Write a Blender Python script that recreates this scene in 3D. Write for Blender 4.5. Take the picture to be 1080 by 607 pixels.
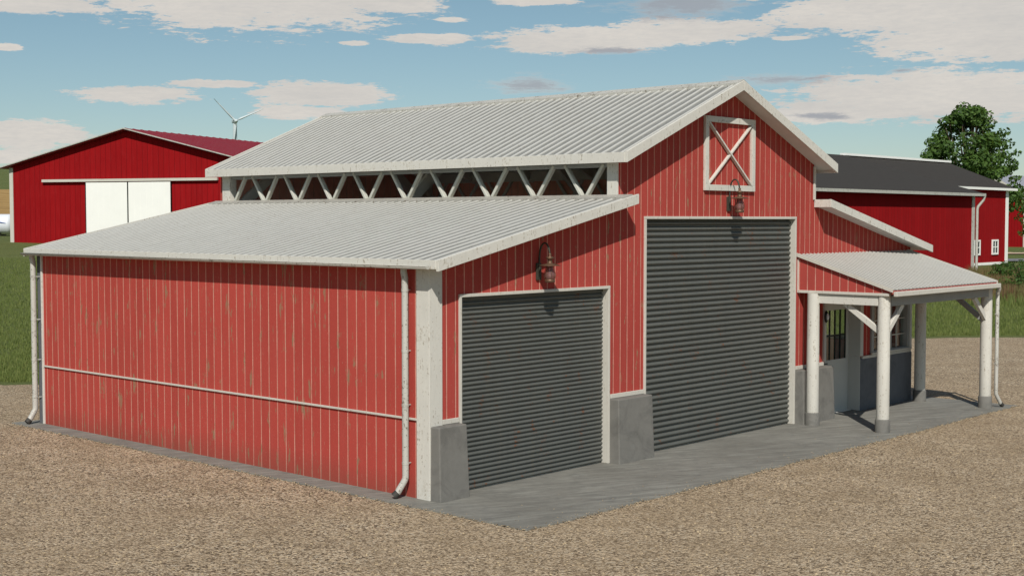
import bpy, bmesh, math, random
from math import sin, cos, tan, pi, radians as R, atan2, sqrt, hypot
from mathutils import Vector, Matrix, noise as mnoise

random.seed(7)
for o in list(bpy.data.objects): bpy.data.objects.remove(o)
S = bpy.context.scene
C = S.collection

# ------------------------------------------------------------------ camera
cam_d = bpy.data.cameras.new('camera'); cam = bpy.data.objects.new('camera', cam_d); C.objects.link(cam)
cam.location = (-12.696, -13.149, 3.8)
cam.rotation_euler = (R(90 - 2.863), 0, R(-47.497))
cam_d.sensor_width = 36; cam_d.lens = 1430.9 / 1080 * 36
cam_d.clip_start = 0.1; cam_d.clip_end = 9000
S.camera = cam

# ------------------------------------------------------------------ light
SUN_EL, SUN_AZ = 43.0, 227.0            # azimuth clockwise from +y
SUN_STR, SKY_STR, CLOUD_STR = 4.3, 0.085, 0.62
sd = bpy.data.lights.new('sun', 'SUN'); sun = bpy.data.objects.new('sun', sd); C.objects.link(sun)
sd.energy = SUN_STR; sd.angle = R(0.6); sd.color = (1.0, 0.955, 0.88)
sv = Vector((sin(R(SUN_AZ)) * cos(R(SUN_EL)), cos(R(SUN_AZ)) * cos(R(SUN_EL)), sin(R(SUN_EL))))
sun.rotation_euler = (-sv).to_track_quat('-Z', 'Y').to_euler(); sun.location = sv * 60
S.view_settings.view_transform = 'Standard'; S.view_settings.look = 'None'
S.cycles.max_bounces = 12; S.cycles.diffuse_bounces = 7; S.cycles.transparent_max_bounces = 12
S.view_settings.exposure = 0.0; S.view_settings.gamma = 1.0; S.view_settings.use_curve_mapping = False

# ------------------------------------------------------------------ node helper
class NT:
    def __init__(s, tree): s.t = tree; s.n = tree.nodes; s.l = tree.links
    def node(s, typ, **kw):
        n = s.n.new(typ)
        for k, v in kw.items(): setattr(n, k, v)
        return n
    def put(s, sock, v):
        if v is None: return
        if hasattr(v, 'is_output'): s.l.new(v, sock)
        else:
            if isinstance(v, (tuple, list)) and len(v) == 3 and sock.type == 'RGBA': v = (*v, 1)
            sock.default_value = v
    def math(s, op, a, b=None, c=None, clamp=False):
        n = s.node('ShaderNodeMath', operation=op, use_clamp=clamp)
        for i, v in enumerate((a, b, c)):
            if v is not None: s.put(n.inputs[i], v)
        return n.outputs[0]
    def mix(s, f, a, b, typ='RGBA', blend='MIX'):
        n = s.node('ShaderNodeMix', data_type=typ)
        if typ == 'RGBA':
            n.blend_type = blend; i = (0, 6, 7); o = 2
        else: i = (0, 2, 3); o = 0
        s.put(n.inputs[i[0]], f); s.put(n.inputs[i[1]], a); s.put(n.inputs[i[2]], b)
        return n.outputs[o]
    def noise(s, vec, scale, detail=4, rough=.55, dist=0.):
        n = s.node('ShaderNodeTexNoise'); s.put(n.inputs['Vector'], vec)
        n.inputs['Scale'].default_value = scale; n.inputs['Detail'].default_value = detail
        n.inputs['Roughness'].default_value = rough; n.inputs['Distortion'].default_value = dist
        return n.outputs[0]
    def vor(s, vec, scale, feature='F1'):
        n = s.node('ShaderNodeTexVoronoi', feature=feature); s.put(n.inputs['Vector'], vec)
        n.inputs['Scale'].default_value = scale
        return n
    def maprange(s, v, a, b, c=0., d=1., smooth=False):
        n = s.node('ShaderNodeMapRange', clamp=True, interpolation_type='SMOOTHSTEP' if smooth else 'LINEAR')
        s.put(n.inputs[0], v)
        for i, x in enumerate((a, b, c, d)): n.inputs[i + 1].default_value = x
        return n.outputs[0]
    def scale(s, vec, sc, off=(0, 0, 0)):
        n = s.node('ShaderNodeMapping'); s.put(n.inputs[0], vec)
        n.inputs['Scale'].default_value = sc; n.inputs['Location'].default_value = off
        return n.outputs[0]
    def sep(s, v):
        n = s.node('ShaderNodeSeparateXYZ'); s.put(n.inputs[0], v); return n.outputs
    def comb(s, x, y, z):
        n = s.node('ShaderNodeCombineXYZ')
        for i, v in enumerate((x, y, z)): s.put(n.inputs[i], v)
        return n.outputs[0]
    def bump(s, h, strength=.3, dist=.01):
        n = s.node('ShaderNodeBump'); s.put(n.inputs['Height'], h)
        n.inputs['Strength'].default_value = strength; n.inputs['Distance'].default_value = dist
        return n.outputs[0]
    def white(s, v):
        n = s.node('ShaderNodeTexWhiteNoise', noise_dimensions='1D'); s.put(n.inputs['W'], v); return n.outputs[0]

def material(name):
    m = bpy.data.materials.new(name); m.use_nodes = True
    t = NT(m.node_tree); t.n.clear()
    out = t.node('ShaderNodeOutputMaterial'); b = t.node('ShaderNodeBsdfPrincipled')
    t.l.new(b.outputs[0], out.inputs[0])
    t.b = b; t.out = out
    t.obj = t.node('ShaderNodeTexCoord').outputs['Object']
    return m, t
def finish(t, col, rough=.8, metal=0., normal=None, spec=None):
    t.put(t.b.inputs['Base Color'], col); t.put(t.b.inputs['Roughness'], rough); t.put(t.b.inputs['Metallic'], metal)
    if normal is not None: t.put(t.b.inputs['Normal'], normal)
    if spec is not None: t.put(t.b.inputs['Specular IOR Level'], spec)
def lin(r, g, b):
    f = lambda c: (c / 255 / 12.92) if c / 255 <= .04045 else ((c / 255 + .055) / 1.055) ** 2.4
    return (f(r), f(g), f(b))

# ------------------------------------------------------------------ world: sky with thin cloud sheets (directions in the world)
W = bpy.data.worlds.new('World'); S.world = W; W.use_nodes = True
t = NT(W.node_tree); t.n.clear()
wout = t.node('ShaderNodeOutputWorld')
sky = t.node('ShaderNodeTexSky', sky_type='NISHITA', sun_disc=False)
sky.sun_elevation = R(SUN_EL); sky.sun_rotation = R(SUN_AZ); sky.altitude = 200
sky.air_density = 1.0; sky.dust_density = 0.3; sky.ozone_density = 1.4
d = t.node('ShaderNodeTexCoord').outputs['Generated']
x, y, z = t.sep(d)
az = t.math('MULTIPLY', t.math('ARCTAN2', x, y), 180 / pi)
el = t.math('MULTIPLY', t.math('ARCSINE', z), 180 / pi)
# (azimuth, elevation, half width, half height) of each cloud in degrees, grey amount
clouds = [(36.6, 9.3, 7.6, 1.75, 0), (42.3, 9.0, 2.8, .6, 0), (28.2, 8.5, 2.5, .5, 0), (27.3, 8.95, 2.6, .4, 0), (44.1, 7.5, 2.0, .25, 0), (45, 8.3, .8, .12, 0),
          (50.2, 7.45, 4.3, .6, 0), (54.6, 7.75, 4.0, .6, 0), (48.4, 9.1, 2.0, .25, 0), (57.3, 9.2, 1.4, .3, 0),
          (64.8, 8.35, 7.0, 1.15, 0), (67.0, 7.2, 5.2, 1.1, 0), (60.4, 8.5, 2.6, .3, 0), (64.8, 4.95, 6.8, 1.15, 0), (60.3, 4.3, 2.8, .4, 0),
          (32.0, 5.05, 2.8, .36, 0), (35.3, 5.55, 2.2, .17, 0), (39.4, 5.2, 3.0, .6, 0), (38.7, 4.45, 2.0, .35, 0), (27.9, 3.4, 2.8, .62, 0), (26.8, 2.5, 1.8, .3, 0), (37.0, 2.7, 2.4, .2, 0),
          (27.2, 6.75, .7, .15, 0), (41.0, 7.3, .7, .12, 0), (59.0, 7.4, .8, .1, 0),
          # the rest of the sky, outside the photograph
          (100, 8, 14, 1.4, 0), (120, 13, 16, 2.5, 0), (90, 16, 18, 3, 0), (5, 12, 14, 2.5, 0), (-20, 8, 12, 1.6, 0), (40, 22, 26, 3.5, 0), (70, 35, 20, 5, 0), (-60, 14, 20, 3, 0), (160, 10, 18, 2, 0), (-120, 20, 20, 4, 0)]
greys = [(54.6, 8.85, 3.3, .75), (48.0, 5.62, 2.1, .42), (58.6, 5.75, 2.2, .3), (60.2, 4.25, 1.3, .2), (63.4, 6.0, .7, .12), (51.5, 7.0, 1.8, .16)]
nz = t.noise(t.comb(t.math('MULTIPLY', az, .42), t.math('MULTIPLY', el, 2.3), 0.), 1.0, 9, .62, .3)
nz3 = t.noise(t.comb(t.math('MULTIPLY', az, 1.7), t.math('MULTIPLY', el, 8.0), 5.), 1.0, 7, .7, .2)
nz2 = t.noise(t.comb(t.math('MULTIPLY', az, .16), t.math('MULTIPLY', el, .8), 3.), 1.0, 4, .5)
def blob(a0, e0, wa, we):
    u = t.math('DIVIDE', t.math('SUBTRACT', az, a0), wa); v = t.math('DIVIDE', t.math('SUBTRACT', el, e0), we)
    r = t.math('SQRT', t.math('ADD', t.math('MULTIPLY', u, u), t.math('MULTIPLY', v, v)))
    return t.math('SUBTRACT', 1.0, r)
def field(lst):
    f = None
    for c in lst:
        bl = t.math('MAXIMUM', blob(*c[:4]), -.9)
        f = bl if f is None else t.node_smax(f, bl)
    return f
def smax(a, b): return t.math('MAXIMUM', a, b)
t.node_smax = smax
cf = t.math('ADD', field(clouds), t.math('ADD', t.math('MULTIPLY', t.math('SUBTRACT', nz, .5), 1.5), t.math('MULTIPLY', t.math('SUBTRACT', nz3, .5), 1.3)))
cm = t.maprange(cf, -.03, .22, 0, .97, True)
gf = t.math('ADD', field(greys), t.math('ADD', t.math('MULTIPLY', t.math('SUBTRACT', nz, .5), 2.2), t.math('MULTIPLY', t.math('SUBTRACT', nz3, .5), 1.6)))
gm = t.maprange(gf, -.1, .9, 0, .8, True)
cloudcol = t.mix(t.maprange(nz2, .35, .75), lin(220, 214, 206), lin(204, 200, 195))
cloudcol = t.mix(t.maprange(nz3, .4, .7, 0, .35), cloudcol, lin(188, 188, 188))
cloudcol = t.mix(gm, cloudcol, lin(150, 154, 163))
mask = t.math('MAXIMUM', cm, gm)
hor = t.maprange(el, 0, 11)
tint = t.mix(hor, (.72, .79, .86), (.77, .855, .79))
skyc = t.mix(1.0, sky.outputs[0], tint, blend='MULTIPLY')
b1 = t.node('ShaderNodeBackground'); t.put(b1.inputs[0], skyc); b1.inputs[1].default_value = SKY_STR
b2 = t.node('ShaderNodeBackground'); t.put(b2.inputs[0], cloudcol); b2.inputs[1].default_value = CLOUD_STR * 1.6
ms = t.node('ShaderNodeMixShader'); t.put(ms.inputs[0], mask); t.l.new(b1.outputs[0], ms.inputs[1]); t.l.new(b2.outputs[0], ms.inputs[2])
t.l.new(ms.outputs[0], wout.inputs[0])

# ------------------------------------------------------------------ materials
M = {}
RP = (10.5 + .17 + .335 - .04) / 57; RO = 5.2 + .315           # rib pitch and phase of the big roofs
PP = (13.86 + .18 - 9.56) / 33; PO = 7.1 - 9.50                # and of the porch roof
def wallcoord(t):
    """coordinate along a vertical wall, whichever way it faces"""
    g = t.node('ShaderNodeNewGeometry'); tc = t.node('ShaderNodeTexCoord')
    nx, ny, _ = t.sep(tc.outputs['Normal'])
    x, y, z = t.sep(t.obj)
    f = t.math('GREATER_THAN', t.math('ABSOLUTE', nx), .7)
    return t.mix(f, x, y, 'FLOAT'), z, f

def siding(name, base, line, pitch, lw, line_amt, wear, bumpd=.012, rough=.62, grainamt=.22, spec=.3):
    m, t = material(name)
    u, z, f = wallcoord(t)
    uu = t.math('DIVIDE', t.math('ADD', u, 50.0), pitch)
    fr = t.math('FRACT', uu); idx = t.math('FLOOR', uu)
    dist = t.math('MINIMUM', fr, t.math('SUBTRACT', 1.0, fr))        # 0 at joint
    dist = t.math('MULTIPLY', dist, pitch)
    vec = t.comb(u, t.math('MULTIPLY', f, 7.3), z)
    wob = t.noise(t.scale(vec, (1, 1, 6)), 9, 4, .7)
    lwv = t.math('MULTIPLY', t.math('ADD', wob, .35), lw)
    lm = t.maprange(t.math('DIVIDE', dist, lwv), .7, 1.25, 1, 0)
    brk = t.maprange(t.noise(t.scale(vec, (4, 4, .9)), 3, 3, .6), .30, .58, .5, 1)
    lm = t.math('MULTIPLY', t.math('MULTIPLY', lm, brk), line_amt)
    bw = t.white(idx)
    grain = t.noise(t.scale(vec, (60, 60, 2.2)), 1.0, 5, .65)
    big = t.noise(vec, .8, 4, .6)
    v = t.math('ADD', .78, t.math('ADD', t.math('MULTIPLY', bw, .13), t.math('ADD', t.math('MULTIPLY', grain, grainamt), t.math('MULTIPLY', big, .22))))
    col = t.mix(1.0, base, t.comb(v, v, v), blend='MULTIPLY')
    # faded, chalky streaks
    fade = t.maprange(t.noise(t.scale(vec, (7, 7, .7), (3, 0, 1)), 1.3, 5, .7), .5, .8, 0, .2)
    col = t.mix(fade, col, tuple(min(1, c * 1.15 + .045) for c in base))
    col = t.mix(lm, col, line)
    if wear:
        w1 = t.noise(t.scale(vec, (9, 9, 2.0), (1.7, 0, .4)), 1.0, 6, .66)
        w2 = t.noise(t.scale(vec, (55, 55, 9)), 1.0, 3, .7)
        wm = t.maprange(t.math('ADD', w1, t.math('MULTIPLY', t.math('SUBTRACT', w2, .5), .22)), .605, .65, 0, .75)
        col = t.mix(wm, col, lin(138, 122, 96))
        spec = t.maprange(t.noise(t.scale(vec, (50, 50, 14)), 1.0, 3, .6), .64, .69, 0, .5)
        col = t.mix(spec, col, lin(176, 128, 108))
        dirt = t.maprange(t.math('ADD', z, t.math('MULTIPLY', big, -.5)), -.25, .10, .35, 0)
        col = t.mix(dirt, col, lin(96, 76, 62))
    prof = t.maprange(dist, 0, lw * 1.0, 0, 1, True)
    h = t.math('ADD', prof, t.math('MULTIPLY', grain, .12))
    finish(t, col, t.math('ADD', rough, t.math('MULTIPLY', grain, .15)), 0, t.bump(h, .55, bumpd), spec)
    M[name] = m
siding('red_siding', (.35, .058, .047), lin(214, 160, 142), .175, .0115, .85, True)
siding('side_siding', (.38, .062, .049), lin(214, 160, 142), .203, .0115, .9, True)
siding('far_red', lin(140, 18, 22), lin(104, 12, 16), .42, .03, .55, False, .02, .8, .08, .08)
siding('inner_red', (.80, .40, .32), lin(214, 176, 160), .19, .014, .9, False)  # paler than the outer siding, making up for light missing inside
siding('porch_red', (.352, .054, .043), lin(220, 172, 154), .167, .0095, .85, False)

def painted_wood(name, base, chips=.6, dirtc=lin(122, 104, 78)):
    m, t = material(name)
    x, y, z = t.sep(t.obj)
    g = t.noise(t.scale(t.obj, (26, 26, 26)), 1, 6, .7)
    st = t.noise(t.scale(t.obj, (40, 40, 3)), 1, 5, .7)
    st2 = t.noise(t.scale(t.obj, (3, 3, 40)), 1, 4, .7)
    big = t.noise(t.obj, 1.6, 4, .6)
    v = t.math('ADD', .72, t.math('ADD', t.math('MULTIPLY', st, .28), t.math('MULTIPLY', big, .24)))
    col = t.mix(1.0, base, t.comb(v, v, v), blend='MULTIPLY')
    ch = t.maprange(t.math('ADD', t.math('MULTIPLY', st, .6), t.math('MULTIPLY', g, .4)), .56, .615, 0, chips)
    col = t.mix(ch, col, dirtc)
    ch2 = t.maprange(t.math('ADD', t.math('MULTIPLY', big, .5), t.math('MULTIPLY', g, .5)), .56, .66, 0, chips * .5)
    col = t.mix(ch2, col, lin(150, 138, 116))
    finish(t, col, .7, 0, t.bump(t.math('ADD', st, g), .35, .004), .3)
    M[name] = m
painted_wood('white_wood', lin(204, 201, 192), .8, lin(120, 106, 84))
painted_wood('white_trim', lin(196, 192, 182), .45)
painted_wood('strut_paint', lin(190, 190, 180), .25)
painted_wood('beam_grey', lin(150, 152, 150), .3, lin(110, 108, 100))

def metal_roof(name, base, dark, stripes=None):
    m, t = material(name)
    big = t.noise(t.obj, .7, 4, .6)
    blot = t.noise(t.obj, 5, 6, .7)
    sm = t.noise(t.obj, 30, 4, .65)
    v = t.math('ADD', .80, t.math('ADD', t.math('MULTIPLY', big, .24), t.math('MULTIPLY', sm, .14)))
    col = t.mix(1.0, base, t.comb(v, v, v), blend='MULTIPLY')
    col = t.mix(t.maprange(blot, .52, .75, 0, .4), col, dark)
    col = t.mix(t.maprange(t.math('ADD', sm, t.math('MULTIPLY', blot, .5)), .83, .90, 0, .8), col, lin(92, 78, 62))
    if stripes:
        sk = t.noise(t.scale(t.obj, (.35, 7, .35) if stripes[0] == 1 else (7, .35, .35)), 1, 6, .7)
        col = t.mix(t.maprange(sk, .5, .72, 0, .5), col, lin(110, 107, 100))
        col = t.mix(t.maprange(t.noise(t.obj, 1.3, 6, .7, 1.), .5, .7, 0, .35), col, lin(126, 120, 108))
    if stripes:      # rib shading put into the colour: flat pans darker, raised ribs lighter
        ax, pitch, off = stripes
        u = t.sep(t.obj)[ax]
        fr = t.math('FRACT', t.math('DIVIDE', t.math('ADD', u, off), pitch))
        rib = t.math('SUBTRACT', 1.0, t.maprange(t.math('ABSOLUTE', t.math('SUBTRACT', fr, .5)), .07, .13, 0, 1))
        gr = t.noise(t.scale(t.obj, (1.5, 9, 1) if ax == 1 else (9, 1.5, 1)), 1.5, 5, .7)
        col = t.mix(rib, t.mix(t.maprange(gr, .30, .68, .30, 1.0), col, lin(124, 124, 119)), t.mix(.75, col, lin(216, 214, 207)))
    finish(t, col, .55, .1, t.bump(sm, .12, .003), .4)
    M[name] = m
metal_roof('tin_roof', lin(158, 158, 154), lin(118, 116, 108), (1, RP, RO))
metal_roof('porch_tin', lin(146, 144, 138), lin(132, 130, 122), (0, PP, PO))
metal_roof('flashing_tin', lin(168, 165, 157), lin(140, 138, 130))
metal_roof('gutter_metal', lin(186, 184, 176), lin(150, 148, 138))

def simple(name, base, rough=.6, metal=0., var=.25, scale=3., bump=.1, spec=None, scl=(1, 1, 1)):
    m, t = material(name)
    n = t.noise(t.scale(t.obj, scl), scale, 6, .65)
    v = t.math('ADD', 1 - var * .5, t.math('MULTIPLY', n, var))
    finish(t, t.mix(1.0, base, t.comb(v, v, v), blend='MULTIPLY'), rough, metal, t.bump(n, bump, .005), spec)
    M[name] = m; return m, t
simple('dark_shingle', lin(60, 57, 54), .9, 0, .5, 2.5, .1, .15)
simple('maroon_roof', lin(126, 30, 44), .6, 0, .3, .8)
simple('pale_roof', lin(146, 149, 158), .6, 0, .2, .5)
simple('clean_white', lin(238, 237, 232), .55, 0, .12, .6)
simple('turbine_white', lin(192, 203, 206), .5, 0, .05, .1)  # pale bluish tone puts distance haze into the colour
simple('tank_white', lin(214, 218, 224), .45, 0, .1, .7)
simple('tank_blue', lin(40, 84, 150), .5, 0, .1, 2)
simple('dark_iron', lin(46, 48, 46), .5, .6, .4, 20)
simple('copper', lin(104, 80, 62), .5, .5, .5, 30)
simple('verdigris', lin(66, 66, 56), .6, .4, .5, 40)
simple('door_white', lin(186, 186, 180), .55, 0, .14, 2.0, .05)
simple('interior_timber', lin(214, 214, 208), .8, 0, .3, 3)
simple('dark_pipe', lin(60, 58, 54), .7, .2, .3, 10)
simple('black_paint', lin(26, 34, 30), .4, .2, .3, 20)
simple('trunk_bark', lin(84, 70, 56), .95, 0, .6, 6, .6)

def concrete(name, base, dark, wet=False):
    m, t = material(name)
    a = t.noise(t.obj, 1.1, 6, .62, .4); b = t.noise(t.obj, 9, 6, .7); c = t.noise(t.obj, 70, 3, .6)
    vs_ = t.noise(t.scale(t.obj, (14, 14, 1.2)), 1, 5, .7)
    v = t.math('ADD', .52, t.math('ADD', t.math('MULTIPLY', a, .40), t.math('ADD', t.math('MULTIPLY', b, .32), t.math('ADD', t.math('MULTIPLY', vs_, .12), t.math('MULTIPLY', c, .14)))))
    col = t.mix(1.0, base, t.comb(v, v, v), blend='MULTIPLY')
    col = t.mix(t.maprange(t.noise(t.obj, 2.3, 7, .7, 1.2), .48, .68, 0, .5), col, dark)
    h = t.math('ADD', b, c)
    if wet:   # brushed slab: long faint strokes and cracks
        n = t.node('ShaderNodeVectorRotate', rotation_type='Z_AXIS'); t.put(n.inputs['Vector'], t.obj); n.inputs['Angle'].default_value = R(24)
        st = t.noise(t.scale(n.outputs[0], (1.1, 9, 1)), 1.0, 7, .7, .5)
        col = t.mix(t.maprange(st, .5, .70, 0, .6), col, lin(156, 156, 148))
        col = t.mix(t.maprange(st, .46, .30, 0, .42), col, lin(74, 76, 76))
        x, y, z = t.sep(t.obj)
        ex = t.math('MULTIPLY', t.math('ADD', x, 0.), 1.)
        h = t.math('ADD', h, st)
        stain = t.maprange(t.noise(t.obj, .45, 5, .65, .6), .5, .72, 0, .35)
        col = t.mix(stain, col, lin(92, 88, 80))
    finish(t, col, .85, 0, t.bump(h, .3, .006), .3)
    M[name] = m
concrete('pier_concrete', lin(115, 113, 108), lin(78, 77, 74))
concrete('dark_concrete', lin(98, 100, 104), lin(76, 78, 82))
concrete('slab_concrete', lin(122, 120, 113), lin(96, 96, 92), True)

concrete('light_floor', lin(214, 212, 204), lin(190, 187, 180))
def roller():
    m, t = material('roller_steel')
    x, y, z = t.sep(t.obj)
    a = t.noise(t.scale(t.obj, (4, 4, 1)), 1.2, 5, .6); b = t.noise(t.scale(t.obj, (30, 30, 30)), 1, 5, .7)
    st = t.noise(t.scale(t.obj, (22, 22, .7)), 1, 4, .6)
    v = t.math('ADD', .68, t.math('ADD', t.math('MULTIPLY', a, .26), t.math('ADD', t.math('MULTIPLY', b, .2), t.math('MULTIPLY', st, .22))))
    col = t.mix(1.0, lin(98, 100, 96), t.comb(v, v, v), blend='MULTIPLY')
    r1 = t.noise(t.scale(t.obj, (5, 5, 2.6), (.3, 0, .9)), 1, 6, .72)
    r2 = t.noise(t.scale(t.obj, (40, 40, 25)), 1, 3, .7)
    rm = t.maprange(t.math('ADD', r1, t.math('MULTIPLY', t.math('SUBTRACT', r2, .5), .35)), .615, .69, 0, .8)
    col = t.mix(rm, col, lin(122, 74, 44))
    sm = t.maprange(t.noise(t.scale(t.obj, (14, 14, 1.0), (5, 0, 0)), 1, 4, .6), .56, .75, 0, .3)
    col = t.mix(sm, col, lin(112, 104, 88))
    finish(t, col, .5, .25, t.bump(b, .12, .003), .4)
    M['roller_steel'] = m
roller()

def glass(name, tint, rough=.03, alpha=.25):
    m, t = material(name)
    gl = t.node('ShaderNodeBsdfGlossy'); gl.inputs['Roughness'].default_value = rough; gl.inputs[0].default_value = (1, 1, 1, 1)
    tr = t.node('ShaderNodeBsdfTransparent'); tr.inputs[0].default_value = (*tint, 1)
    fr = t.node('ShaderNodeLayerWeight'); fr.inputs[0].default_value = .5
    n = t.noise(t.obj, 6, 4, .6)
    f = t.math('ADD', t.math('ADD', .03, t.math('MULTIPLY', t.math('POWER', fr.outputs[1], 4.0), .5)), t.math('MULTIPLY', n, alpha * .2))
    mx = t.node('ShaderNodeMixShader'); t.put(mx.inputs[0], f); t.l.new(tr.outputs[0], mx.inputs[1]); t.l.new(gl.outputs[0], mx.inputs[2])
    t.l.new(mx.outputs[0], t.out.inputs[0]); M[name] = m
glass('window_glass', (.93, .95, .93))
glass('lamp_glass', (.62, .42, .42), .12, 1.6)
m, t = material('lamp_glass')
tr = t.node('ShaderNodeBsdfTransparent'); tr.inputs[0].default_value = (.8, .6, .6, 1)
mx = t.node('ShaderNodeMixShader'); mx.inputs[0].default_value = .62
finish(t, lin(128, 92, 88), .15, 0, None, .9)
t.l.new(tr.outputs[0], mx.inputs[1]); t.l.new(t.b.outputs[0], mx.inputs[2]); t.l.new(mx.outputs[0], t.out.inputs[0]); M['lamp_glass'] = m
m, t = material('dark_pane'); finish(t, lin(52, 58, 62), .12, 0, None, .6); M['dark_pane'] = m

def ground_mats():
    m, t = material('gravel')
    pos = t.obj
    v1 = t.vor(pos, 36); v2 = t.vor(pos, 74)
    c1 = t.sep(v1.outputs['Color'])[0]; c2 = t.sep(v2.outputs['Color'])[1]
    big = t.noise(pos, .12, 5, .6); mid = t.noise(pos, .9, 5, .65); fine = t.noise(pos, 14, 4, .7)
    patch = t.noise(pos, 4.5, 5, .75)
    k = t.math('ADD', t.math('MULTIPLY', c1, .46), t.math('ADD', t.math('MULTIPLY', c2, .26), t.math('ADD', t.math('MULTIPLY', fine, .3), t.math('MULTIPLY', patch, .28))))
    col = t.mix(t.maprange(k, .42, .84), lin(60, 47, 38), lin(220, 197, 165))
    col = t.mix(t.maprange(c1, .86, .92, 0, .6), col, lin(206, 196, 176))
    col = t.mix(t.maprange(c1, .10, .04, 0, .6), col, lin(70, 60, 52))
    col = t.mix(t.maprange(mid, .35, .68, 0, .5), col, lin(130, 110, 84))
    col = t.mix(t.maprange(big, .42, .62, 0, .3), col, lin(172, 150, 122))
    gap = t.math('ADD', t.math('MULTIPLY', v1.outputs['Distance'], -1.), t.math('MULTIPLY', v2.outputs['Distance'], -.5))
    finish(t, col, .95, 0, t.bump(t.math('ADD', gap, t.math('MULTIPLY', mid, .8)), .9, .025), .2)
    M['gravel'] = m
    m, t = material('grass_ground')
    pos = t.obj
    a = t.noise(pos, .05, 5, .6); b = t.noise(pos, .5, 6, .7); c = t.noise(pos, 9, 5, .75); dd = t.noise(pos, 1.7, 5, .7)
    col = t.mix(t.maprange(a, .35, .65), lin(120, 130, 76), lin(138, 142, 88))
    col = t.mix(t.maprange(b, .42, .66, 0, .55), col, lin(86, 98, 50))
    col = t.mix(t.maprange(c, .3, .7, 0, .6), lin(74, 84, 44), col)
    col = t.mix(t.maprange(dd, .66, .74, 0, .45), col, lin(128, 122, 78))
    finish(t, col, .95, 0, t.bump(t.math('ADD', c, b), .8, .08), .15)
    M['grass_ground'] = m
    m, t = material('crop_tan')
    pos = t.obj
    a = t.noise(t.scale(pos, (.3, .03, .1)), 1, 5, .6); c = t.noise(pos, 1.2, 5, .7)
    col = t.mix(t.maprange(t.math('MULTIPLY', t.math('ADD', a, c), .5), .35, .65), lin(134, 104, 62), lin(178, 148, 96))
    finish(t, col, .95, 0, None, .1); M['crop_tan'] = m
    m, t = material('asphalt'); c = t.noise(t.obj, 5, 5, .7)
    finish(t, t.mix(c, lin(98, 98, 102), lin(126, 126, 128)), .9); M['asphalt'] = m
    m, t = material('dirt_path'); c = t.noise(t.obj, 1.5, 5, .7)
    finish(t, t.mix(c, lin(186, 158, 132), lin(206, 184, 158)), .95); M['dirt_path'] = m
ground_mats()

def leaf(name, ca, cb, cc, transl=.35):
    m, t = material(name)
    info = t.node('ShaderNodeNewGeometry')
    r = info.outputs['Random Per Island']
    n = t.noise(t.obj, .7, 4, .6)
    col = t.mix(r, ca, cb); col = t.mix(t.maprange(n, .42, .62, 0, .7), col, cc)
    t.put(t.b.inputs['Base Color'], col); t.b.inputs['Roughness'].default_value = .6; t.b.inputs['Specular IOR Level'].default_value = .25
    tr = t.node('ShaderNodeBsdfTranslucent'); t.put(tr.inputs[0], t.mix(.4, col, lin(150, 170, 50)))
    mx = t.node('ShaderNodeMixShader'); mx.inputs[0].default_value = transl
    t.l.new(t.b.outputs[0], mx.inputs[1]); t.l.new(tr.outputs[0], mx.inputs[2]); t.l.new(mx.outputs[0], t.out.inputs[0])
    M[name] = m
leaf('tree_leaf', lin(52, 78, 36), lin(96, 124, 58), lin(66, 94, 42), .3)
leaf('bush_leaf', lin(52, 80, 36), lin(88, 116, 54), lin(60, 90, 40))
leaf('grass_blade', lin(96, 112, 58), lin(134, 140, 82), lin(110, 122, 66))
leaf('weed_blade', lin(118, 84, 66), lin(140, 112, 84), lin(108, 114, 68))

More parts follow.
